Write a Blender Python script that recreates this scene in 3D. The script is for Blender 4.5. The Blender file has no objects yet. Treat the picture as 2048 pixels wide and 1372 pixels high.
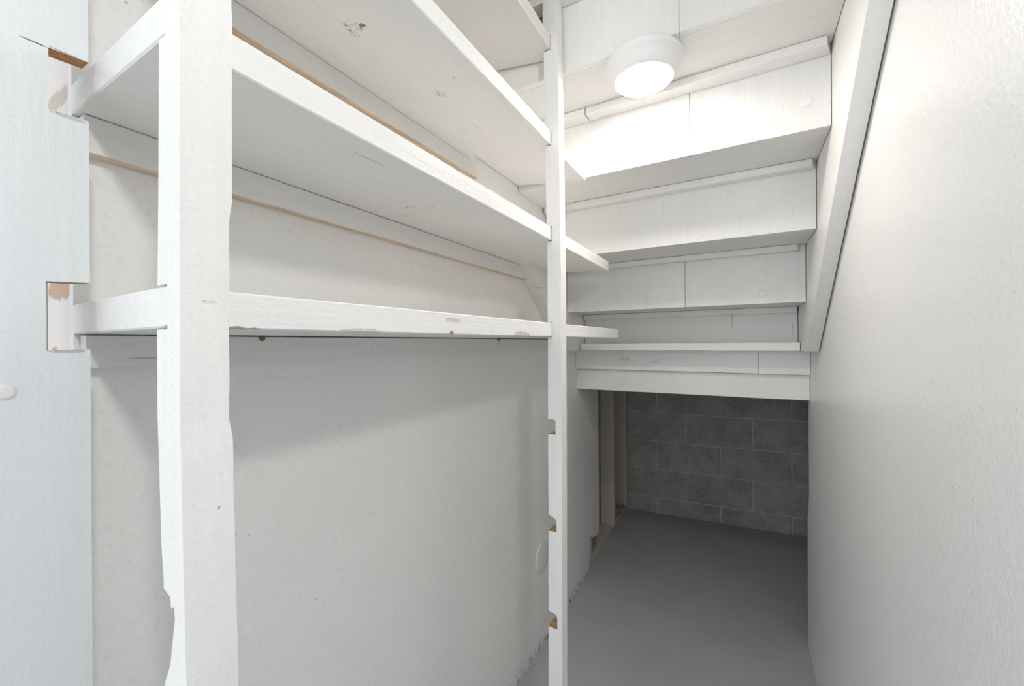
import bpy, bmesh, math, random
from mathutils import Vector, Matrix, noise
random.seed(7)
C = bpy.context.scene.collection
scene = bpy.context.scene
R = math.radians

# ------------------------------------------------------------------ camera
cam_data = bpy.data.cameras.new('camera')
cam_data.sensor_width = 36.0
cam_data.lens = 811.7 / 2048 * 36.0
cam_data.clip_start = 0.01
cam = bpy.data.objects.new('camera', cam_data)
C.objects.link(cam)
cam.location = (0, 0, 1.21)
yaw, pitch, roll = R(29.3033), R(-0.0419), R(0.4163)
cam.matrix_world = (Matrix.Translation(cam.location) @ Matrix.Rotation(yaw, 4, 'Z')
                    @ Matrix.Rotation(R(90) + pitch, 4, 'X') @ Matrix.Rotation(-roll, 4, 'Z'))
scene.camera = cam

# ------------------------------------------------------------------ world, lights, exposure
w = bpy.data.worlds.new('world'); scene.world = w; w.use_nodes = True
w.node_tree.nodes['Background'].inputs[0].default_value = (0.80, 0.90, 1.0, 1)
w.node_tree.nodes['Background'].inputs[1].default_value = 0.6
def area(name, loc, target, sx, sy, power, color):
    l = bpy.data.lights.new(name, 'AREA'); l.shape = 'RECTANGLE'; l.size = sx; l.size_y = sy
    l.energy = power; l.color = color
    o = bpy.data.objects.new(name, l); C.objects.link(o); o.location = loc
    o.rotation_euler = (Vector(target) - Vector(loc)).to_track_quat('-Z', 'Y').to_euler()
    return o
# added fill standing for daylight behind the camera, set to brighten the right wall
area('room_fill', (-1.0, -2.3, 1.5), (0.1, 1.0, 1.1), 2.2, 1.6, 23, (0.95, 0.975, 1.0))
kl = bpy.data.lights.new('key_lamp', 'POINT'); kl.energy = 11.0; kl.shadow_soft_size = 0.05; kl.color = (1.0, .98, .955)  # key lamp without a fixture, set on the line of the shelf's shadow
ko = bpy.data.objects.new('key_lamp', kl); C.objects.link(ko); ko.location = (0.45, -0.143, 1.842)
scene.view_settings.view_transform = 'Standard'
scene.view_settings.look = 'None'
scene.view_settings.exposure = 0.68
scene.view_settings.gamma = 1.0
scene.view_settings.use_curve_mapping = False
scene.cycles.max_bounces = 10
scene.cycles.diffuse_bounces = 8
scene.cycles.sample_clamp_indirect = 6.0

LAMP_E = 53.0

# ------------------------------------------------------------------ materials
class NT:
    def __init__(s, name):
        s.m = bpy.data.materials.new(name); s.m.use_nodes = True
        s.t = s.m.node_tree; s.b = s.t.nodes['Principled BSDF']
        s.pos = s.n('ShaderNodeNewGeometry').outputs['Position']
    def n(s, k, **kw):
        x = s.t.nodes.new(k)
        for a, v in kw.items(): setattr(x, a, v)
        return x
    def put(s, sock, v):
        if hasattr(v, 'is_output'): s.t.links.new(v, sock)
        else: sock.default_value = v
    def mapv(s, scale, off=(0, 0, 0)):
        x = s.n('ShaderNodeMapping'); s.put(x.inputs['Vector'], s.pos)
        x.inputs['Scale'].default_value = scale; x.inputs['Location'].default_value = off
        return x.outputs[0]
    def noise(s, vec, scale, detail=3, rough=.5, dist=0):
        x = s.n('ShaderNodeTexNoise'); s.put(x.inputs['Vector'], vec)
        x.inputs['Scale'].default_value = scale; x.inputs['Detail'].default_value = detail
        x.inputs['Roughness'].default_value = rough; x.inputs['Distortion'].default_value = dist
        return x.outputs['Fac']
    def ramp(s, v, a, b, lo=0., hi=1.):
        x = s.n('ShaderNodeMapRange'); x.interpolation_type = 'SMOOTHSTEP'
        s.put(x.inputs[0], v)
        for i, q in zip((1, 2, 3, 4), (a, b, lo, hi)): x.inputs[i].default_value = q
        return x.outputs[0]
    def math(s, op, a, b=0., c=0.):
        x = s.n('ShaderNodeMath', operation=op)
        for i, q in enumerate((a, b, c)): s.put(x.inputs[i], q)
        return x.outputs[0]
    def mix(s, f, a, b):
        x = s.n('ShaderNodeMix', data_type='RGBA')
        s.put(x.inputs['Factor'], f)
        s.put(x.inputs[6], a if hasattr(a, 'is_output') else (*a, 1)[:4])
        s.put(x.inputs[7], b if hasattr(b, 'is_output') else (*b, 1)[:4])
        return x.outputs[2]
    def bump(s, h, strength, dist):
        x = s.n('ShaderNodeBump'); x.inputs['Strength'].default_value = strength
        x.inputs['Distance'].default_value = dist; s.put(x.inputs['Height'], h)
        s.t.links.new(x.outputs[0], s.b.inputs['Normal'])
    def spot(s, p, r, vary=.5, stretch=(1, 1, 1)):
        """soft irregular blob mask at a world point"""
        x = s.n('ShaderNodeMapping', vector_type='TEXTURE'); s.put(x.inputs['Vector'], s.pos)
        x.inputs['Location'].default_value = p
        x.inputs['Scale'].default_value = tuple(r * q for q in stretch)
        l = s.n('ShaderNodeVectorMath', operation='LENGTH'); s.put(l.inputs[0], x.outputs[0])
        nz = s.noise(s.pos, 2.2 / r * .5, 4, .6)
        v = s.math('ADD', l.outputs['Value'], s.math('MULTIPLY', s.math('SUBTRACT', nz, .5), vary * 4))
        return s.ramp(v, 1.0, .75)
    def finish(s, col, rough, spec=.4):
        s.put(s.b.inputs['Base Color'], col if hasattr(col, 'is_output') else (*col, 1))
        s.put(s.b.inputs['Roughness'], rough)
        s.b.inputs['Specular IOR Level'].default_value = spec
        return s.m

RAW = (0.50, 0.29, 0.14)
WHITE = (0.85, 0.845, 0.83)
def painted(name, grain='X', col=WHITE, bump=.25, chips=(), knots=(), rough=.42, wear=0., box_mask=None, cracks=(), grainscale=1., rawcol=RAW):
    """white paint over wood: streaky relief along the grain, rare flecks, listed chips and knots"""
    k = NT(name)
    g = grainscale
    sc = {'X': (6, 90, 90), 'Y': (90, 6, 90), 'Z': (90, 90, 6)}[grain]
    st = k.noise(k.mapv(tuple(q * g for q in sc)), 1.0, 4, .6)
    fine = k.noise(k.pos, 260, 2, .6)
    big = k.noise(k.pos, 5, 3, .5)
    h = k.math('ADD', k.math('MULTIPLY', st, .7), k.math('MULTIPLY', fine, .3))
    c = k.mix(k.ramp(big, .35, .7), col, tuple(q * f for q, f in zip(col, (.975, .972, .965))))
    c = k.mix(k.ramp(st, .40, .66, .0, .10), c, tuple(q * .74 for q in col))
    c = k.mix(k.ramp(fine, .56, .72, .0, .17), c, tuple(q * .70 for q in col))
    fl = k.noise(k.mapv(tuple(q * .8 for q in sc)), 1.3, 2, .4)
    c = k.mix(k.ramp(fl, .745, .78, 0, .55), c, (.38, .33, .27))
    for (p, r, s_) in knots:
        m = k.spot(p, r, .55, s_)
        rings = k.noise(k.mapv((1, .5, 1)), 260, 3, .7)
        c = k.mix(k.math('MULTIPLY', m, k.ramp(rings, .5, .66, 0, .8)), c, (.10, .09, .07))
        h = k.math('ADD', h, k.math('MULTIPLY', m, .5))
    for (p, r, s_, cc) in chips:
        m = k.spot(p, r, .35, s_)
        c = k.mix(m, c, cc); h = k.math('SUBTRACT', h, k.math('MULTIPLY', m, .35))
    if wear:
        wn = k.noise(k.mapv(tuple(q * .25 for q in sc)), 1.6, 5, .65)
        m = k.ramp(wn, 1 - wear, 1 - wear + .04)
        c = k.mix(m, c, rawcol); h = k.math('SUBTRACT', h, m)
    if box_mask:
        sx = k.n('ShaderNodeSeparateXYZ'); k.put(sx.inputs[0], k.pos)
        m = 1.
        for ax, edge, sign in box_mask:
            q = k.math('ADD', sx.outputs['XYZ'.index(ax)], k.math('MULTIPLY', k.math('SUBTRACT', k.noise(k.pos, 60, 3), .5), .02))
            a, b = (edge - .002, edge + .002) if sign > 0 else (edge + .002, edge - .002)
            m = k.math('MULTIPLY', m, k.ramp(q, a, b))
        c = k.mix(m, c, rawcol)
    k.bump(h, min(1., bump * 2.2), .0017)
    return k.finish(c, rough)

def raw_wood(name, grain='X', col=RAW, paint=.0):
    k = NT(name)
    sc = {'X': (8, 140, 140), 'Y': (140, 8, 140), 'Z': (140, 140, 8)}[grain]
    st = k.noise(k.mapv(sc), 1.0, 5, .65)
    c = k.mix(k.ramp(st, .3, .7), tuple(q * 1.15 for q in col), tuple(q * .72 for q in col))
    if paint:
        m = k.ramp(k.noise(k.pos, 38, 5, .65), 1 - paint - .04, 1 - paint + .04)
        c = k.mix(m, c, WHITE)
    k.bump(st, .35, .001)
    return k.finish(c, .75, .2)

def drywall(name, col, rough=.42, bump=.5, spec=.4, dirt=0.):
    k = NT(name)
    a = k.noise(k.pos, 130, 3, .55); b = k.noise(k.pos, 420, 2, .5)
    big = k.noise(k.pos, 3, 3, .5)
    c = k.mix(k.ramp(big, .3, .75), col, tuple(q * .97 for q in col))
    sp = k.noise(k.pos, 95, 2, .4)
    c = k.mix(k.ramp(a, .50, .68, 0, .16), c, tuple(q * .72 for q in col))
    c = k.mix(k.ramp(sp, .755, .79, 0, .6), c, (.45, .40, .34))
    sc = k.noise(k.mapv((12, 3, 14)), 2.0, 4, .6)
    c = k.mix(k.ramp(sc, .68, .78, 0, .12), c, (.5, .48, .45))
    if dirt:
        sx = k.n('ShaderNodeSeparateXYZ'); k.put(sx.inputs[0], k.pos)
        m = k.math('MULTIPLY', k.ramp(sx.outputs[2], .05, .0), k.ramp(k.noise(k.pos, 40, 5, .7), .45, .6))
        c = k.mix(m, c, (.30, .25, .19))
    k.bump(k.math('ADD', k.math('MULTIPLY', a, .75), k.math('MULTIPLY', b, .25)), bump, .0016)
    return k.finish(c, rough, spec)

def block_mat():
    k = NT('painted_concrete_block')
    a = k.noise(k.pos, 230, 5, .8); b = k.noise(k.pos, 7, 5, .7); p = k.noise(k.pos, 320, 2, .6)
    c = k.mix(k.ramp(b, .3, .7), (.58, .565, .54), (.48, .47, .45))
    m = k.math('MULTIPLY', k.ramp(a, .49, .58), k.ramp(b, .35, .65, .45, 1.))
    c = k.mix(k.math('MULTIPLY', m, .75), c, (.10, .095, .085))
    st = k.spot((-.15, 3.02, .10), .12, .5, (1.6, 1, .5))
    c = k.mix(k.math('MULTIPLY', st, .22), c, (.24, .14, .10))
    k.bump(k.math('ADD', k.math('MULTIPLY', a, -.8), k.math('MULTIPLY', p, -.3)), .8, .003)
    return k.finish(c, .85, .2)
def mortar_mat():
    k = NT('painted_mortar')
    a = k.noise(k.pos, 200, 4, .7); b = k.noise(k.pos, 9, 3, .6)
    c = k.mix(k.ramp(b, .35, .7), (.64, .63, .59), (.54, .53, .49))
    k.bump(a, .5, .002)
    return k.finish(c, .85, .2)
def floor_mat():
    k = NT('grey_painted_concrete')
    a = k.noise(k.pos, 60, 4, .6); b = k.noise(k.pos, 2.5, 4, .6); f = k.noise(k.pos, 330, 2, .5)
    c = k.mix(k.ramp(b, .3, .7), (.44, .465, .49), (.40, .425, .45))
    sp = k.noise(k.pos, 120, 2, .4)
    c = k.mix(k.ramp(sp, .77, .80, 0, .5), c, (.12, .12, .12))
    sc = k.noise(k.mapv((7, 22, 7)), 1.6, 6, .75, 1.2)
    m = k.math('MULTIPLY', k.ramp(sc, .60, .66), k.spot((-.12, 1.45, 0), .28, .4, (1, 1, 1)))
    c = k.mix(k.math('MULTIPLY', m, .4), c, (.15, .16, .17))
    k.bump(k.math('ADD', k.math('MULTIPLY', a, .6), k.math('ADD', k.math('MULTIPLY', f, .2), k.math('MULTIPLY', m, -.4))), .25, .003)
    return k.finish(c, .42, .45)
def plain(name, col, rough=.5, spec=.4):
    k = NT(name); k.bump(k.noise(k.pos, 220, 2), .05, .0005); return k.finish(col, rough, spec)

M = {}
M['x'] = painted('white_paint_grain_across', 'X')
M['y'] = painted('white_paint_grain_along', 'Y')
M['z'] = painted('white_paint_grain_upright', 'Z', bump=.35)
M['riser'] = painted('white_paint_on_plywood', 'Z', bump=.55, col=(.80, .80, .79), grainscale=.9)
M['riser_bare'] = painted('white_paint_on_plywood_with_bare_corner', 'Z', bump=.55, box_mask=(('X', -.445, -1), ('Z', 2.03, 1)), rawcol=(.30, .16, .06))
M['tread'] = painted('white_paint_under_tread', 'X', col=(.80, .795, .775), bump=.2)
M['tread_bare'] = painted('white_paint_under_tread_with_bare_corner', 'X', box_mask=(('X', -.425, -1),), rawcol=(.38, .30, .22))
M['raw'] = raw_wood('bare_wood', 'X')
M['raw_z'] = raw_wood('bare_wood_upright', 'Z', (.55, .30, .13), .30)
M['raw_y'] = raw_wood('bare_pine_underside', 'Y', (.74, .58, .43), .15)
M['raw_y2'] = raw_wood('bare_pine_edge_half_painted', 'Y', (.74, .60, .46), .35)
M['wall'] = drywall('left_drywall_paint', (.86, .85, .83), .45, .8, dirt=1.)
M['wallr'] = drywall('right_drywall_paint', (.89, .893, .89), .33, .65, .45)
M['room'] = drywall('room_paint', (.85, .86, .86), .6, .3)
M['block'] = block_mat(); M['mortar'] = mortar_mat(); M['floor'] = floor_mat()
M['gyps'] = raw_wood('broken_gypsum_edge', 'Z', (.55, .47, .38), .45)
M['dirtywood'] = painted('dusty_white_paint', 'Y', col=(.60, .56, .52), wear=.34, rawcol=(.28, .20, .14))
M['stud'] = painted('dusty_paint_on_studs', 'Z', col=(.62, .57, .52), wear=.27, rawcol=(.34, .27, .20))
M['stud_dark'] = painted('thin_paint_on_corner_stud', 'Z', col=(.42, .37, .31), wear=.3, rawcol=(.25, .19, .13))
M['plug'] = plain('white_cover_plate', (.79, .79, .78), .35)
M['lampw'] = plain('white_lamp_plastic', (.84, .84, .84), .35, .45)
M['rust'] = plain('dull_steel_bracket', (.16, .12, .09), .6)
M['debris'] = raw_wood('crumbs_of_wood_and_plaster', 'X', (.40, .28, .17), .35)
M['crumb'] = raw_wood('plaster_crumbs', 'X', (.55, .42, .30), .5)
lens = NT('glowing_lamp_lens')
lens.b.inputs['Emission Color'].default_value = (1, .92, .85, 1)
lens.b.inputs['Emission Strength'].default_value = LAMP_E
lens.finish((.9, .9, .9), .4)
M['lens'] = lens.m

# ------------------------------------------------------------------ mesh helpers
def link_mesh(name, bm, mats, parent=None, smooth=False):
    me = bpy.data.meshes.new(name)
    bmesh.ops.recalc_face_normals(bm, faces=bm.faces)
    if parent is not None:
        bmesh.ops.translate(bm, verts=bm.verts, vec=-parent.matrix_world.translation if parent.parent is None else -ROOTLOC[parent.name])
    bm.to_mesh(me); bm.free()
    for m in (mats if isinstance(mats, (list, tuple)) else [mats]): me.materials.append(M[m] if isinstance(m, str) else m)
    if smooth:
        for p in me.polygons: p.use_smooth = True
    o = bpy.data.objects.new(name, me); C.objects.link(o)
    if parent is not None: o.parent = parent
    ROOTLOC[o.name] = ROOTLOC.get(parent.name, Vector()) if parent is not None else Vector()
    return o
ROOTLOC = {}
def thing(name, loc, label, cat, group=None):
    o = bpy.data.objects.new(name, None); C.objects.link(o); o.location = loc; o.empty_display_size = .05
    o.matrix_world = Matrix.Translation(loc)
    o['label'] = label; o['category'] = cat
    if group: o['group'] = group
    ROOTLOC[o.name] = Vector(loc)
    return o
def tag(o, label, cat, group=None):
    o['label'] = label; o['category'] = cat
    if group: o['group'] = group
    return o
def struct(name, bm, m, parent=None):
    o = link_mesh(name, bm, m, parent)
    if parent is None: o['kind'] = 'structure'
    return o
def recenter(o):
    """put a single mesh's origin at the bottom middle of its box"""
    vs = o.data.vertices
    lo = Vector([min(v.co[i] for v in vs) for i in range(3)]); hi = Vector([max(v.co[i] for v in vs) for i in range(3)])
    c = Vector(((lo.x + hi.x) / 2, (lo.y + hi.y) / 2, lo.z))
    for v in vs: v.co -= c
    o.location += c; ROOTLOC[o.name] = c
    return o

def board(x0, x1, y0, y1, z0, z1, axis='X', seg=14, jit=.0006, bev=.0015, bm=None, seed=None, mat_under=None, ends=None, shear=0.):
    """a sawn board: bevelled section swept along its length with a slightly wandering edge.
    ends: function(station 0..1, u, v) -> along offset;  shear: rise of z toward low x"""
    bm = bm or bmesh.new()
    lo = [x0, y0, z0]; hi = [x1, y1, z1]
    a = 'XYZ'.index(axis); u, v = [i for i in range(3) if i != a]
    sd = seed if seed is not None else random.random() * 100
    L = hi[a] - lo[a]; rings = []
    for i in range(seg + 1):
        t = i / seg; s = lo[a] + L * t
        U0, U1, V0, V1 = lo[u], hi[u], lo[v], hi[v]
        pts = [(U0 + bev, V0), (U1 - bev, V0), (U1, V0 + bev), (U1, V1 - bev), (U1 - bev, V1), (U0 + bev, V1), (U0, V1 - bev), (U0, V0 + bev)]
        ring = []
        for j, (p, q) in enumerate(pts):
            dx = noise.noise(Vector((sd + s * 9, j // 2 * 3.1, 0))) * jit * 2
            dy = noise.noise(Vector((sd + s * 9, j // 2 * 3.1, 7))) * jit * 2
            # stay inside the nominal box
            cu = (U0 + U1) / 2; cv = (V0 + V1) / 2
            p += -abs(dx) * (1 if p > cu else -1); q += -abs(dy) * (1 if q > cv else -1)
            co = [0, 0, 0]; co[a] = s; co[u] = p; co[v] = q
            if i == 0 and ends: co[a] += ends(0, p, q)
            if i == seg and ends: co[a] += ends(1, p, q)
            if shear: co[2] += shear * (hi[0] - co[0]) / (hi[0] - lo[0])
            ring.append(bm.verts.new(co))
        rings.append(ring)
    for i in range(seg):
        for j in range(8):
            f = bm.faces.new((rings[i][j], rings[i][(j + 1) % 8], rings[i + 1][(j + 1) % 8], rings[i + 1][j]))
            if mat_under is not None:
                n = [sum(vv.co[2] for vv in f.verts) / 4]
                low = min(z0 + shear, z0) if not shear else None
                if abs(n[0] - z0) < .0012 or (j == (0 if v == 2 else 7)): f.material_index = mat_under
    bm.faces.new(rings[0][::-1]); bm.faces.new(rings[-1])
    return bm

def prism(poly, plane, d0, d1, bm=None, side_mats=None, cap_mat=0, bev=0.):
    """extrude a 2-D outline; plane 'XZ' extrudes along Y, 'YZ' along X, 'XY' along Z"""
    bm = bm or bmesh.new()
    def co(p, d):
        return {'XZ': (p[0], d, p[1]), 'YZ': (d, p[0], p[1]), 'XY': (p[0], p[1], d)}[plane]
    A = [bm.verts.new(co(p, d0)) for p in poly]; B = [bm.verts.new(co(p, d1)) for p in poly]
    f0 = bm.faces.new(A); f1 = bm.faces.new(B[::-1]); f0.material_index = f1.material_index = cap_mat
    n = len(poly)
    for i in range(n):
        f = bm.faces.new((A[i], B[i], B[(i + 1) % n], A[(i + 1) % n]))
        if side_mats: f.material_index = side_mats[i] or 0
    f0.normal_update(); f1.normal_update()
    bmesh.ops.triangulate(bm, faces=[f0, f1])
    return bm

def box(x0, x1, y0, y1, z0, z1, bm=None):
    bm = bm or bmesh.new()
    v = [bm.verts.new((x, y, z)) for z in (z0, z1) for y in (y0, y1) for x in (x0, x1)]
    for f in ((0, 1, 3, 2), (4, 6, 7, 5), (0, 4, 5, 1), (1, 5, 7, 3), (3, 7, 6, 2), (2, 6, 4, 0)): bm.faces.new([v[i] for i in f])
    return bm

def disc(center, normal, r, th, bm=None, n=28, rim=.8):
    """a shallow round plug with a rounded rim; normal is 'X','-Y' ..."""
    bm = bm or bmesh.new()
    prof = [(r, 0), (r, th * .5), (r * (1 - .06), th), (r * .55, th * 1.02), (0, th * 1.02)]
    rings = []
    for (rr, h) in prof[:-1]:
        ring = []
        for i in range(n):
            a = 2 * math.pi * i / n; c, s = rr * math.cos(a), rr * math.sin(a)
            p = {'X': (h, c, s), '-Y': (c, -h, s), '-Z': (c, s, -h)}[normal]
            ring.append(bm.verts.new(Vector(center) + Vector(p)))
        rings.append(ring)
    for a, b in zip(rings, rings[1:]):
        for i in range(n): bm.faces.new((a[i], a[(i + 1) % n], b[(i + 1) % n], b[i]))
    bm.faces.new(rings[-1]); bm.faces.new(rings[0][::-1])
    return bm

def lathe(center, prof, n=64):
    bm = bmesh.new(); rings = []
    for r, z in prof:
        rings.append([bm.verts.new((center[0] + r * math.cos(2 * math.pi * i / n), center[1] + r * math.sin(2 * math.pi * i / n), z)) for i in range(n)])
    for a, b in zip(rings, rings[1:]):
        for i in range(n): bm.faces.new((a[i], a[(i + 1) % n], b[(i + 1) % n], b[i]))
    bm.faces.new(rings[0]); bm.faces.new(rings[-1])
    return bm

def crumb(bm, p, r, seed):
    ico = bmesh.ops.create_icosphere(bm, subdivisions=1, radius=r)
    for v in ico['verts']:
        v.co *= 1 + .5 * noise.noise(v.co * 80 + Vector((seed, 0, 0)))
        v.co.z *= .7; v.co += Vector(p)

# ------------------------------------------------------------------ measures
XL, XR, XS, XSL = -.694, .2303, .1923, -.6478      # left wall, right wall, stringers' inner faces
YA, ZA, RISE, RUN = 1.2027, 1.7166, .1891, .2202   # riser A and the step
SK = .9187
XF = -.4101
def S(x, z): return (x * SK, 1.21 + (z - 1.21) * SK)

# ------------------------------------------------------------------ setting
struct('floor', box(-2.2, 2.2, -2.6, 3.4, -.05, 0), 'floor')

# left wall: painted drywall whose far lower corner is broken off over the sole plate
poly = [(.1665, 0), (2.0165, .0), (2.03, .013), (2.041, .022), (2.044, .055), (2.053, .075), (2.054, .116), (2.060, .150), (2.061, .186),
        (2.085, .168), (2.13, .156), (2.185, .143), (2.207, .137), (2.2170, .16), (2.2185, .5), (2.2172, .505), (2.2179, 1.0), (2.2179, 2.47), (.1665, 2.47)]
sm = [0] + [2] * 15 + [0, 0, 1]
struct('wall_left', prism(poly, 'YZ', XL, XL - .0127, side_mats=sm), ['wall', 'wall', 'gyps'])
struct('wall_left.001', box(XL - .115, XL - .102, .1665, 3.2, 0, 2.47), 'stud_dark')
# right wall
poly = [(.25, 0), (1.985, 0)]
rz = random.Random(3)
z = .0
while z < .52:
    poly.append((1.975 + .012 * rz.random() - .03 * max(0, z - .1), z + .002)); z += .022
poly += [(1.945, .56), (1.93, .62), (1.931, .9), (1.9285, 1.2), (1.9285, 2.47), (.25, 2.47)]
n = len(poly); sm = [0] + [1] * (n - 4) + [1, 0, 0]
struct('wall_right', prism(poly, 'YZ', XR, XR + .0127, side_mats=sm), ['wallr', 'gyps'])
struct('wall_right.001', box(XR + .0128, XR + .115, .25, 1.90, 0, 2.47), 'stud_dark')
# under-stair nook side wall, landing and the room behind the camera
struct('wall_nook_right', box(1.0, 1.1, 1.95, 3.4, 0, 1.17), 'mortar')
struct('wall_nook_front', box(XR + .12, 1.1, 1.86, 1.95, 0, 1.17), 'mortar')
struct('ceiling_nook', box(-.81, 1.1, 1.922, 3.4, 1.19, 1.225), 'dirtywood')
struct('ceiling', box(-2.2, 2.2, -2.6, .53, 2.475, 2.52), 'room')
struct('light_block_stair_top', box(XL - .12, XR + .12, .53, 2.02, 2.475, 2.52), 'room')  # added unseen cover, keeps light from leaking in above the stairs
struct('light_block_stair_back', box(XL - .12, XR + .12, 1.925, 2.02, 1.2255, 2.475), 'room')  # added unseen sheet behind the risers, blocks light leaking through their gaps
struct('wall_room_left', box(-2.3, -2.2, -2.6, .3, 0, 2.475), 'room')
struct('wall_room_right', box(2.2, 2.3, -2.6, .4, 0, 2.475), 'room')
struct('wall_room_back', box(-2.2, 2.2, -2.7, -2.6, 0, 2.475), 'room')
struct('wall_room_far_left', box(-2.2, XL - .12, .1665, .26, 0, 2.475), 'room')
struct('wall_room_far_right', box(XR + .117, 2.2, .25, .36, 0, 2.475), 'room')

# back wall of concrete blocks, running very slightly askew
P0 = Vector((-.7066, 2.9716, 0)); dv = Vector((1.0622, .0864, 0)).normalized(); nv = Vector((-dv.y, dv.x, 0))
def wall_pt(s, d, z): return P0 + dv * s + nv * d + Vector((0, 0, z))
def block_mesh(s0, s1, z0, z1, seed):
    bm = bmesh.new(); b = .004; d0 = 0.
    rr = random.Random(seed); d0 += rr.uniform(0, .002)
    # mesh around its own corner; outward is -nv
    outer = [(s0, z0), (s1, z0), (s1, z1), (s0, z1)]
    mid = [(s0, z0), (s1, z0), (s1, z1), (s0, z1)]
    inn = [(s0 + b, z0 + b), (s1 - b, z0 + b), (s1 - b, z1 - b), (s0 + b, z1 - b)]
    A = [bm.verts.new(wall_pt(s, .03, z)) for s, z in outer]
    Bv = [bm.verts.new(wall_pt(s, d0 + .003, z)) for s, z in mid]
    Cv = [bm.verts.new(wall_pt(s, d0, z)) for s, z in inn]
    for P, Q in ((A, Bv), (Bv, Cv)):
        for i in range(4): bm.faces.new((P[i], P[(i + 1) % 4], Q[(i + 1) % 4], Q[i]))
    bm.faces.new(Cv); bm.faces.new(A[::-1])
    return bm
bm = bmesh.new()
for z0_, z1_ in ((0, 1.19),):
    A = [bm.verts.new(wall_pt(s, d, z)) for d in (.0045, .2) for s, z in ((-.12, z0_), (1.8, z0_), (1.8, z1_), (-.12, z1_))]
    for f in ((0, 1, 2, 3), (7, 6, 5, 4), (0, 4, 5, 1), (1, 5, 6, 2), (2, 6, 7, 3), (3, 7, 4, 0)): bm.faces.new([A[i] for i in f])
wb = struct('wall_back', bm, 'mortar')
course = [(0, .111, .2), (.111, .309, -.01), (.309, .507, .2), (.507, .708, -.01), (.708, .908, .2), (.908, 1.108, -.01), (1.108, 1.188, .2)]
sd = 0
for z0_, z1_, off in course:
    s = off - .4
    while s < 1.75:
        a, b = max(s + .004, -.11), min(s + .392, 1.79)
        if b - a > .03:
            sd += 1
            link_mesh('block', block_mesh(a, b, z0_ + (.004 if z0_ else 0), z1_ - .004, sd), 'block', wb)
        s += .396

# ------------------------------------------------------------------ staircase, seen from below
st = thing('staircase', (-.23, 1.4, 1.172), 'white painted wooden staircase seen from underneath, risers stepping down to the back', 'staircase')
def line_z(y): return 1.172 + .79 * (1.6638 - y)
ys = [-.02 + 1.6838 * i / 12 for i in range(13)]
poly = [(y, line_z(y) + .0008 * math.sin(y * 40)) for y in ys] + [(1.862, 1.172), (1.862, 1.50), (.0, 1.50 + .859 * 1.862)]
ptop = [p for p in poly if p[1] < 3]
def clipped():
    out = []
    for (y, z) in poly: out.append((y, min(z, 2.474)))
    return out
# keep it under the ceiling line
pl = [(y, line_z(y)) for y in [.04, .3, .5, .7, .9, 1.1, 1.3, 1.5, 1.6638]] + [(1.862, 1.172), (1.862, 1.48), (.73, 2.466), (.04, 2.466)]
link_mesh('stringer', prism(pl, 'YZ', XS + .0003, XR - .0035), 'y', st)
link_mesh('stringer', prism(pl, 'YZ', XL + .0015, XSL - .0003), 'y', st)
SEAM = -.115
def riser(k, parts, mat='riser'):
    y = YA + k * RUN; zb = ZA - k * RISE; zt = zb + RISE - .0006
    if k == 3: zb = 1.172
    if zt > 2.47: zt = 2.47
    out = []
    for (a, b) in parts:
        bm = board(a, b, y, y + .017, zb, zt, 'Z', 4, .0003, .0008)
        out.append(link_mesh('riser', bm, mat, st))
    return out
xa, xb = XSL + .001, XS - .0012
riser(-3, [(xa, xb)])
riser(-2, [(xa, xb)])
rA = riser(0, [(xa, SEAM - .0006), (SEAM + .0006, xb)])
rB = riser(1, [(xa, xb)])
rC = riser(2, [(xa, -.178), (-.177, xb)])
rD = riser(3, [(xa, xb)])
# the riser above the lamp: two boards, bare wood showing in its upper left corner
r0 = riser(-1, [(xa, SEAM - .0006), (SEAM + .0002, xb)], 'riser_bare')
# treads: each starts behind the riser above and runs over the one below
for k in range(-3, 4):
    y0 = YA + (k - 1) * RUN + .0178 if k > -3 else .55
    y1 = YA + k * RUN + .03
    if k == 3: y1 = 1.862 + .018
    z0_ = ZA - (k - 1) * RISE
    if z0_ + .02 > 2.474: continue
    a, b = xa, xb
    bm = board(a, b, y0, y1, z0_, z0_ + .024, 'X', 6, .0003, .0008)
    link_mesh('tread', bm, 'tread_bare' if k == -1 else 'tread', st)
# nailing cleats in the corner under each tread
def cleat(k, a, b, dep, hh, cut0=.006, cut1=.012, yoff=0.):
    y = YA + k * RUN; z1_ = ZA - (k - 1) * RISE - .0006
    ends = lambda e, p, q: (cut0 if e == 0 else -cut1) * ((y - p) / dep)
    bm = board(a, b, y - dep + yoff, y - .0006, z1_ - hh, z1_, 'X', 16, .0007, .0015, ends=ends)
    return link_mesh('cleat', bm, 'x', st)
cleat(-1, xa, .188, .045, .022)
cleat(0, xa + .001, -.3945, .046, .022, 0, .004)
cleat(0, -.393, .1905, .046, .022, 0, .014)
cleat(1, -.6435, .1895, .032, .0215)
cleat(2, -.640, .177, .028, .020)
cleat(3, -.6390, .186, .026, .022, 0, 0)
# the last strip, split along its grain at the left
bm = board(-.6385, xb - .002, 1.785, 1.8615, 1.1723, 1.2035, 'X', 18, .0010, .002)
link_mesh('cleat', bm, 'x', st)
bm = board(-.630, -.32, 1.781, 1.7848, 1.1728, 1.186, 'X', 12, .0012, .0008,
           ends=lambda e, p, q: 0)
for v in bm.verts:
    t = (v.co.x + .630) / .31
    if v.co.z > 1.178: v.co.z = 1.1745 + .013 * (1 - t)
link_mesh('splinter', bm, 'x', st)
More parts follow.
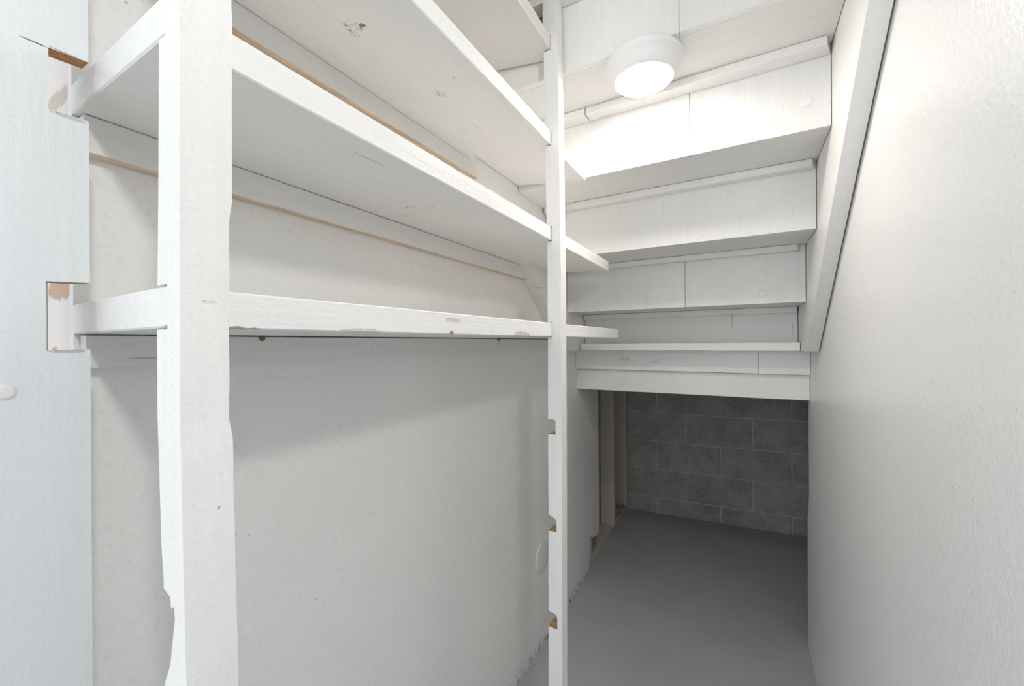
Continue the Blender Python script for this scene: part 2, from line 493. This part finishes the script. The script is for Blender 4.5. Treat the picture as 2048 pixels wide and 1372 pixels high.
# painted-over plugs and nail heads on the risers
for o, (x, z_, rr) in ((rA[1], (.1427, 1.7864, .0135)), (rC[1], (.0693, 1.3733, .0135)), (rC[0], (-.4781, 1.3661, .013)), (rC[0], (-.6014, 1.3505, .011))):
    y = YA if o in rA else YA + 2 * RUN
    link_mesh('plug', disc((x, y + .0008, z_), '-Y', rr, .0016), 'plug', o, True)
rz = random.Random(11)
for o, y, zz, xs_ in ((rA[0], YA, ZA + .012, (-.34, -.22)), (rA[1], YA, ZA + .010, (.03, .10)), (rB[0], YA + RUN, ZA - RISE + .012, (-.25, -.10, .02)),
                      (rC[0], YA + 2 * RUN, ZA - 2 * RISE + .014, (-.36, -.22)), (rC[1], YA + 2 * RUN, ZA - 2 * RISE + .014, (-.03, .11))):
    for x in xs_:
        link_mesh('nail_head', disc((x, y + .0006, zz + rz.uniform(-.003, .006)), '-Y', .0035, .0012, n=10), 'plug', o, True)

# header beams carrying the foot of the stairs
hb = thing('header_beam', (-.23, 1.885, 1.0800), 'upper white header board with a butt joint, directly under the last stair strip', 'beam', )
M['beam'] = painted('white_paint_on_header', 'X', bump=.3, knots=(((-.46, 1.866, 1.13), .012, (2, 1, 1)), ((-.33, 1.866, 1.12), .010, (2, 1, .7)), ((-.10, 1.866, 1.10), .006, (1, 1, 1))))
link_mesh('board', board(XL + .001, .0618, 1.866, 1.904, 1.0805, 1.1715, 'X', 14, .0008, .002), 'beam', hb)
link_mesh('board', board(.0632, XR - .0012, 1.8645, 1.904, 1.0795, 1.1715, 'X', 8, .0008, .002), 'beam', hb)
hb2 = recenter(link_mesh('header_beam', board(XL + .001, XR - .0015, 1.8830, 1.9210, .9825, 1.0790, 'X', 18, .0008, .002), 'beam'))
tag(hb2, 'lower white header board, set back under the jointed one, above the dark opening', 'beam')

# ------------------------------------------------------------------ exposed wall framing under the stairs
wf = thing('wall_framing', (-.75, 2.6, 0), 'dusty white studs and sole plate where the drywall stops, under the stairs', 'framing')
link_mesh('sole_plate', board(XL - .100, XL - .0135, 2.00, 2.955, 0, .036, 'Y', 16, .0015, .002), 'dirtywood', wf)
link_mesh('stud', board(XL - .1005, XL - .0135, 2.578, 2.614, .0365, 1.185, 'Z', 24, .0012, .002), 'stud', wf)
link_mesh('stud', board(XL - .1005, XL - .0135, 2.918, 2.952, .0365, 1.185, 'Z', 16, .0012, .002), 'stud', wf)
link_mesh('stud', board(XL - .1005, XL - .0135, 2.10, 2.137, .0365, 1.185, 'Z', 10, .0012, .002), 'stud', wf)
bm = bmesh.new()
rz = random.Random(5)
for i in range(34):
    crumb(bm, (XL - .02 - rz.random() * .07, 2.72 + rz.random() * .19, .038 + rz.random() * .010), .003 + rz.random() * .007, i)
o = link_mesh('debris', bm, 'debris', wf); o['kind'] = 'stuff'
# crumbled plaster along the foot of the right wall's edge
bm = bmesh.new()
for i in range(46):
    z_ = .03 + .47 * (i / 46) ** 1.1
    crumb(bm, (XR + .004 + rz.random() * .006, 1.981 - .03 * max(0, z_ - .1) + rz.random() * .006, z_), .003 + rz.random() * .006, i + 60)
o = recenter(link_mesh('plaster_crumbs', bm, 'crumb')); o['kind'] = 'stuff'
tag(o, 'crumbling brown and white plaster along the ragged end of the right wall', 'plaster')

# ------------------------------------------------------------------ shelving
sh = thing('shelving_unit', (-.52, .8, 0), 'white painted wooden shelving with long plank shelves let into notched posts, along the left wall', 'shelving')
TH = .0349
shelves = [  # bottom z at the front, rise at the back, near end y, far end y, full-width end y
    (1.2243, .000, 1.5755, 1.598), (1.4655, .021, 1.4457, 1.266), (1.7060, .036, 1.1985, .940), (1.9456, .045, .9780, .626)]
M['s0'] = painted('shelf_paint_chipped', 'Y', bump=.45, grainscale=.8,
    chips=(((XF, .535, 1.2470), .010, (1, 2.2, .35), (.62, .60, .56)), ((XF, .775, 1.2270), .014, (1, 3.0, .45), (.60, .585, .55)),
           ((XF, .350, 1.2255), .010, (1, 3.2, .35), (.66, .62, .56)), ((XF, .530, 1.2275), .0035, (1, 1.6, 1.), (.42, .24, .11)),
           ((XF, .18, 1.2245), .010, (1, 5, .3), (.58, .44, .28))))
M['s1'] = painted('shelf_paint_knotty_edge', 'Y', bump=.7, grainscale=.55,
    knots=(((-.5656, .6008, 1.474), .012, (2, .8, 1)), ((-.52, .605, 1.470), .009, (2, .7, 1))),
    chips=(((XF, .5626, 1.4975), .008, (1, 2.0, .35), (.74, .73, .70)),))
M['s2'] = painted('shelf_paint_with_knots', 'Y', bump=.25,
    knots=(((-.545, .448, 1.725), .016, (1, 1, 1)), ((-.556, .462, 1.726), .010, (1, 1, 1)), ((-.535, .655, 1.725), .012, (1, 1.2, 1)), ((-.47, .62, 1.715), .004, (1, 1, 1))),
    chips=(((-.525, .452, 1.722), .005, (1.6, 1, 1), (.35, .20, .10)),))
M['s3'] = painted('top_shelf_paint', 'Y', bump=.3, col=(.80, .785, .76))
NEAR = (.1525, .1640)   # near end at the front edge, at the wall
for i, (zb, sh_, ye, yw) in enumerate(shelves):
    bm = bmesh.new(); rz = random.Random(20 + i)
    xb_ = XL + .001; N = 26
    def outline(fy):  # outline points front edge near->far, then back
        pts = []
        for j in range(N + 1):
            y = NEAR[0] + (fy - NEAR[0]) * j / N
            pts.append((XF - abs(noise.noise(Vector((y * 14, i * 5.3, 0)))) * .0012, y))
        return pts
    fr = outline(ye)
    xk = XSL + .001
    back = [(xk, ye), (xk, yw)] if yw < ye - .002 else []
    pts = fr + back + [(xb_, min(yw, ye)), (xb_, NEAR[1] + .002)]
    def zz(x): return sh_ * (XF - x) / (XF - XL)
    b = .0016
    cx = (XF + XL) / 2; cy = .8
    lay = []
    for (inset, z_) in ((b, 0), (0, b), (0, TH - b), (b, TH)):
        ring = []
        for (x, y) in pts:
            xx = x - inset * (1 if x > cx else -1); yy = y - inset * (1 if y > cy else -1)
            jz = noise.noise(Vector((y * 16, i * 3.7 + (1 if z_ > .01 else 0), 4))) * .0010 if x > cx else 0
            if z_ > .01: jz = -abs(jz)
            else: jz = abs(jz)
            ring.append(bm.verts.new((xx, yy, zb + z_ + jz + zz(x))))
        lay.append(ring)
    n = len(pts)
    for A, B in zip(lay, lay[1:]):
        for j in range(n): bm.faces.new((A[j], A[(j + 1) % n], B[(j + 1) % n], B[j]))
    f0 = bm.faces.new(lay[0][::-1]); f1 = bm.faces.new(lay[-1])
    f0.normal_update(); f1.normal_update()
    bmesh.ops.triangulate(bm, faces=[f0, f1])
    link_mesh('shelf_board', bm, 's%d' % i, sh)
# ledger strips nailed to the wall under each shelf, their undersides left bare
M['led0'] = painted('ledger_paint', 'Y', bump=.2, col=(.79, .78, .76), knots=(((-.674, .60, 1.20), .004, (1, 1, 1)), ((-.674, 1.12, 1.206), .006, (1, 1, 1))))
for i, (z0_, z1_, y1) in enumerate(((1.1825, 1.2225, 1.655), (1.4392, 1.4845, 1.262), (1.6955, 1.7395, .94), (1.9500, 1.9880, .63))):
    bm = board(XL + .0006, XL + .0205, .172, 1.6638 - (z1_ - 1.172) / .79 - .001, z0_, z1_, 'Y', 30, .0005, .0012, mat_under=1,
               ends=lambda e, p, q, zt=z1_: 0 if e == 0 else (zt - q) / .79)
    link_mesh('ledger_strip', bm, ['led0', 'led0' if i == 0 else ('raw_y2' if i == 1 else 'raw_y')], sh)
# dark gaps' little brackets under the lowest shelf
for y in (.374, 1.11):
    link_mesh('bracket', disc((XL + .0208, y, 1.2195), 'X', .0042, .003, n=12), 'rust', sh)

def notched_post(left, right, y0, y1, notches, depth_x, mats, extra=None, seed=0):
    """left/right: (x, z) edge points from the top down; notches: (z_top, z_bot, x_depth, is_raw)"""
    def xat(pl, z):
        for (x0, z0_), (x1, z1_) in zip(pl, pl[1:]):
            if z0_ >= z >= z1_: return x0 + (x1 - x0) * (z0_ - z) / max(z0_ - z1_, 1e-9)
        return pl[-1][0] if z < pl[-1][1] else pl[0][0]
    P = []; Mx = []
    zs = [z for _, z in left]
    ztop, zbot = left[0][1], left[-1][1]
    z = ztop
    ev = []
    k = 0
    zz_ = [ztop - (ztop - zbot) * q / 150 for q in range(151)]
    for z in zz_:
        if any(a + .003 > z > b - .003 for a, b, *_ in notches): continue
        ev.append((z, [(xat(left, z) + noise.noise(Vector((z * 22, seed, 0))) * .0007, z, 0)]))
    for (a, b, dx, jag) in notches:
        xl0, xl1 = xat(left, a), xat(left, b)
        if a == 1.0075:
            ev.append((a, [(xl0, a, 0), (xl0 + .012, a - .004, 0), (xl0 + .013, a - .013, 1), (dx - .002, a - .010, 1), (dx, a - .019, 0), (dx - .009, a - .06, 0)])); continue
        ev.append((a, [(xl0, a, 1), (dx - jag, a - jag * .6, 1), (dx, a - .004 - jag, 1), (dx, b, 2), (xl1, b + jag * .2, 0)]))
    ev.sort(key=lambda e: -e[0])
    for _, pts in ev:
        for x, z, m in pts: P.append((x, z)); Mx.append(m)
    for z in reversed(zz_):
        P.append((xat(right, z) + noise.noise(Vector((z * 22, seed + 9, 3))) * .0006, z)); Mx.append(0)
    bm = prism(P, 'XZ', y0, y1, side_mats=Mx)
    return bm
ft = [(b + TH + .0012, b - .0012, XF + .0006, 0) for b, *_ in shelves]
# post in the middle
left = [S(*p) for p in ((-.4690, 2.26), (-.4685, 2.0922), (-.4668, 2.0186), (-.4655, 1.9878), (-.4628, 1.7532), (-.4625, 1.6158), (-.4595, 1.4914), (-.4598, 1.203), (-.4608, 1.0517), (-.4615, .7765), (-.4655, .2629), (-.467, .0))]
right = [S(*p) for p in ((-.4285, 2.26), (-.4276, 2.0762), (-.4255, 1.974), (-.4225, 1.7973), (-.4218, 1.6081), (-.4204, 1.4054), (-.4204, 1.0543), (-.4216, .7839), (-.4245, .2792), (-.425, .0))]
left[-1] = (left[-1][0], 0); right[-1] = (right[-1][0], 0)
M['post1'] = painted('middle_post_paint', 'Z', bump=.3, knots=(((-.42, .938, 1.10), .003, (1, 1, 1)),))
bm = notched_post(left, right, 1.021 * SK, 1.057 * SK, ft + [(1.017, .9785, -.4035, .002), (.7746, .7342, -.4025, .008), (.5317, .4915, -.4025, .006)], None, None, seed=2)
post = link_mesh('post', bm, ['post1', 'post1', 'raw'], sh)
# the near post, paint worn at its arrises
left = [S(*p) for p in ((-.456, 2.26), (-.458, 1.4757), (-.4619, 1.3425), (-.4666, 1.2231), (-.467, 1.1459), (-.4662, 1.1322), (-.4639, 1.0867), (-.4609, 1.0238), (-.4570, .9990), (-.4545, .0))]
right = [S(*p) for p in ((-.416, 2.26), (-.4178, 1.4635), (-.4194, 1.3715), (-.4205, 1.3007), (-.422, 1.2101), (-.4224, 1.1344), (-.4212, 1.0935), (-.420, 1.0566), (-.4185, 1.0002), (-.4151, .9179), (-.410, .0))]
left[-1] = (left[-1][0], 0); right[-1] = (right[-1][0], 0)
M['post0'] = painted('near_post_paint', 'Z', bump=.5, grainscale=.8,
    chips=(((-.388, .172, 1.2455), .0035, (1, 1.6, .5), (.76, .76, .75)), ((-.386, .1845, 1.128), .0012, (1, .6, 2.4), (.42, .38, .34)), ((-.386, .178, 1.072), .0010, (1, .8, 1.6), (.38, .37, .36))), knots=())
bm = notched_post(left, right, .1655 * SK, .2065 * SK, ft + [(1.0075, .936, -.4000, .010), (.7746, .7342, -.4025, .004)], None, None, seed=5)
for v in bm.verts:   # back face wanders: a strip of thick paint ends level with the shelf below the middle
    if v.co.y > .17:
        z = v.co.z
        v.co.y += -.0022 * (1 if 1.137 < z < 1.325 else 0) + .0006 * noise.noise(Vector((z * 30, 1, 1)))
post = link_mesh('post', bm, ['post0', 'post0', 'raw'], sh)
# the wide upright board nearest the camera, notched at its far edge
pl = [(-.05, 0), (.1552, 0)]
def edge(z): return .1552 + (.1575 - .1552) * z / 2.4
for (a, b, dy, dy2) in ((1.2065, 1.2745, .1245, .1250), (1.4475, 1.5080, .1275, .1280), (1.70, 1.765, .128, .128), (1.94, 2.0, .128, .128)):
    pl += [(edge(a), a), (dy, a - .001), (dy2, b), (edge(b), b + .002)]
pl += [(.1577, 2.47), (-.05, 2.47)]
sm = []
for i in range(len(pl)):
    q = (i - 2) % 4
    sm.append(0 if i < 2 or i >= len(pl) - 2 else (3, 1, 2, 0)[q] if True else 0)
sm = [1 if m in (1, 2, 3) else 0 for m in sm]
M['near'] = painted('near_upright_paint', 'Z', bump=.4, col=(.77, .80, .82), grainscale=.6,
    chips=(((-.6, .119, 1.5075), .0032, (1, 3.4, .22), (.12, .13, .13)), ((-.6, .140, 1.5095), .0018, (1, 7, .5), (.45, .44, .42)),
           ((-.6, .140, 1.2045), .0022, (1, 6, .9), (.50, .50, .50)), ((-.6, .142, 1.4450), .0020, (1, 6, .9), (.55, .55, .55))))
np_ = link_mesh('post', prism(pl, 'YZ', -.600, -.619, side_mats=sm), ['near', 'raw_z'], sh)
link_mesh('nail_head', disc((-.6004, .0985, 1.167), 'X', .0075, .0016, n=20), 'plug', np_, True)
# the wall's end stud, seen through the notches, and the stud the near upright is fixed to
we = recenter(link_mesh('end_stud', board(XL - .1015, XL - .0132, .1668, .205, 0, 2.47, 'Z', 20, .0006, .001), 'z'))
M['endstud'] = painted('rough_paint_over_stud_end', 'Z', bump=1.0, col=(.76, .71, .68), wear=.36, rawcol=(.50, .33, .22),
    chips=(((-.74, .1668, 1.281), .012, (6, 1, 1.2), (.50, .31, .20)), ((-.76, .1668, 1.519), .012, (6, 1, 1.1), (.55, .45, .38)), ((-.765, .1668, 1.20), .006, (3, 1, 1.5), (.62, .33, .10))))
we.data.materials[0] = M['endstud']; we['kind'] = 'structure'; we.name = 'trim_1'
t2 = recenter(link_mesh('trim_2', board(-.7075, -.6195, -.05, .062, 0, 2.47, 'Z', 10, .0004, .001), 'z')); t2['kind'] = 'structure'

# ------------------------------------------------------------------ lamp
LX, LY, LZ = -.203, 1.035, 1.9045
lp = thing('ceiling_light', (LX, LY, LZ - .058), 'round white dome light, switched on, screwed under the stair treads', 'lamp')
prof = [(.045, LZ), (.088, LZ), (.0915, LZ - .003), (.0925, LZ - .008), (.0905, LZ - .014), (.0885, LZ - .0155), (.087, LZ - .020), (.0855, LZ - .0212), (.0815, LZ - .031),
        (.0765, LZ - .041), (.0715, LZ - .048), (.0685, LZ - .0505), (.0665, LZ - .050), (.045, LZ - .046)]
link_mesh('trim_ring', lathe((LX, LY), prof), 'lampw', lp, True)
prof = [(.066, LZ - .0465), (.0662, LZ - .0505), (.063, LZ - .0545), (.052, LZ - .0575), (.034, LZ - .0592), (.012, LZ - .060), (.002, LZ - .060)]
link_mesh('lens', lathe((LX, LY), prof), 'lens', lp, True)

# ------------------------------------------------------------------ cover plate low on the left wall
o = recenter(link_mesh('cover_plate', disc((XL + .0002, 1.467, .353), 'X', .060, .0035, n=48), 'plug', None, True))
tag(o, 'round white blank cover plate low on the left wall behind the middle post', 'cover')
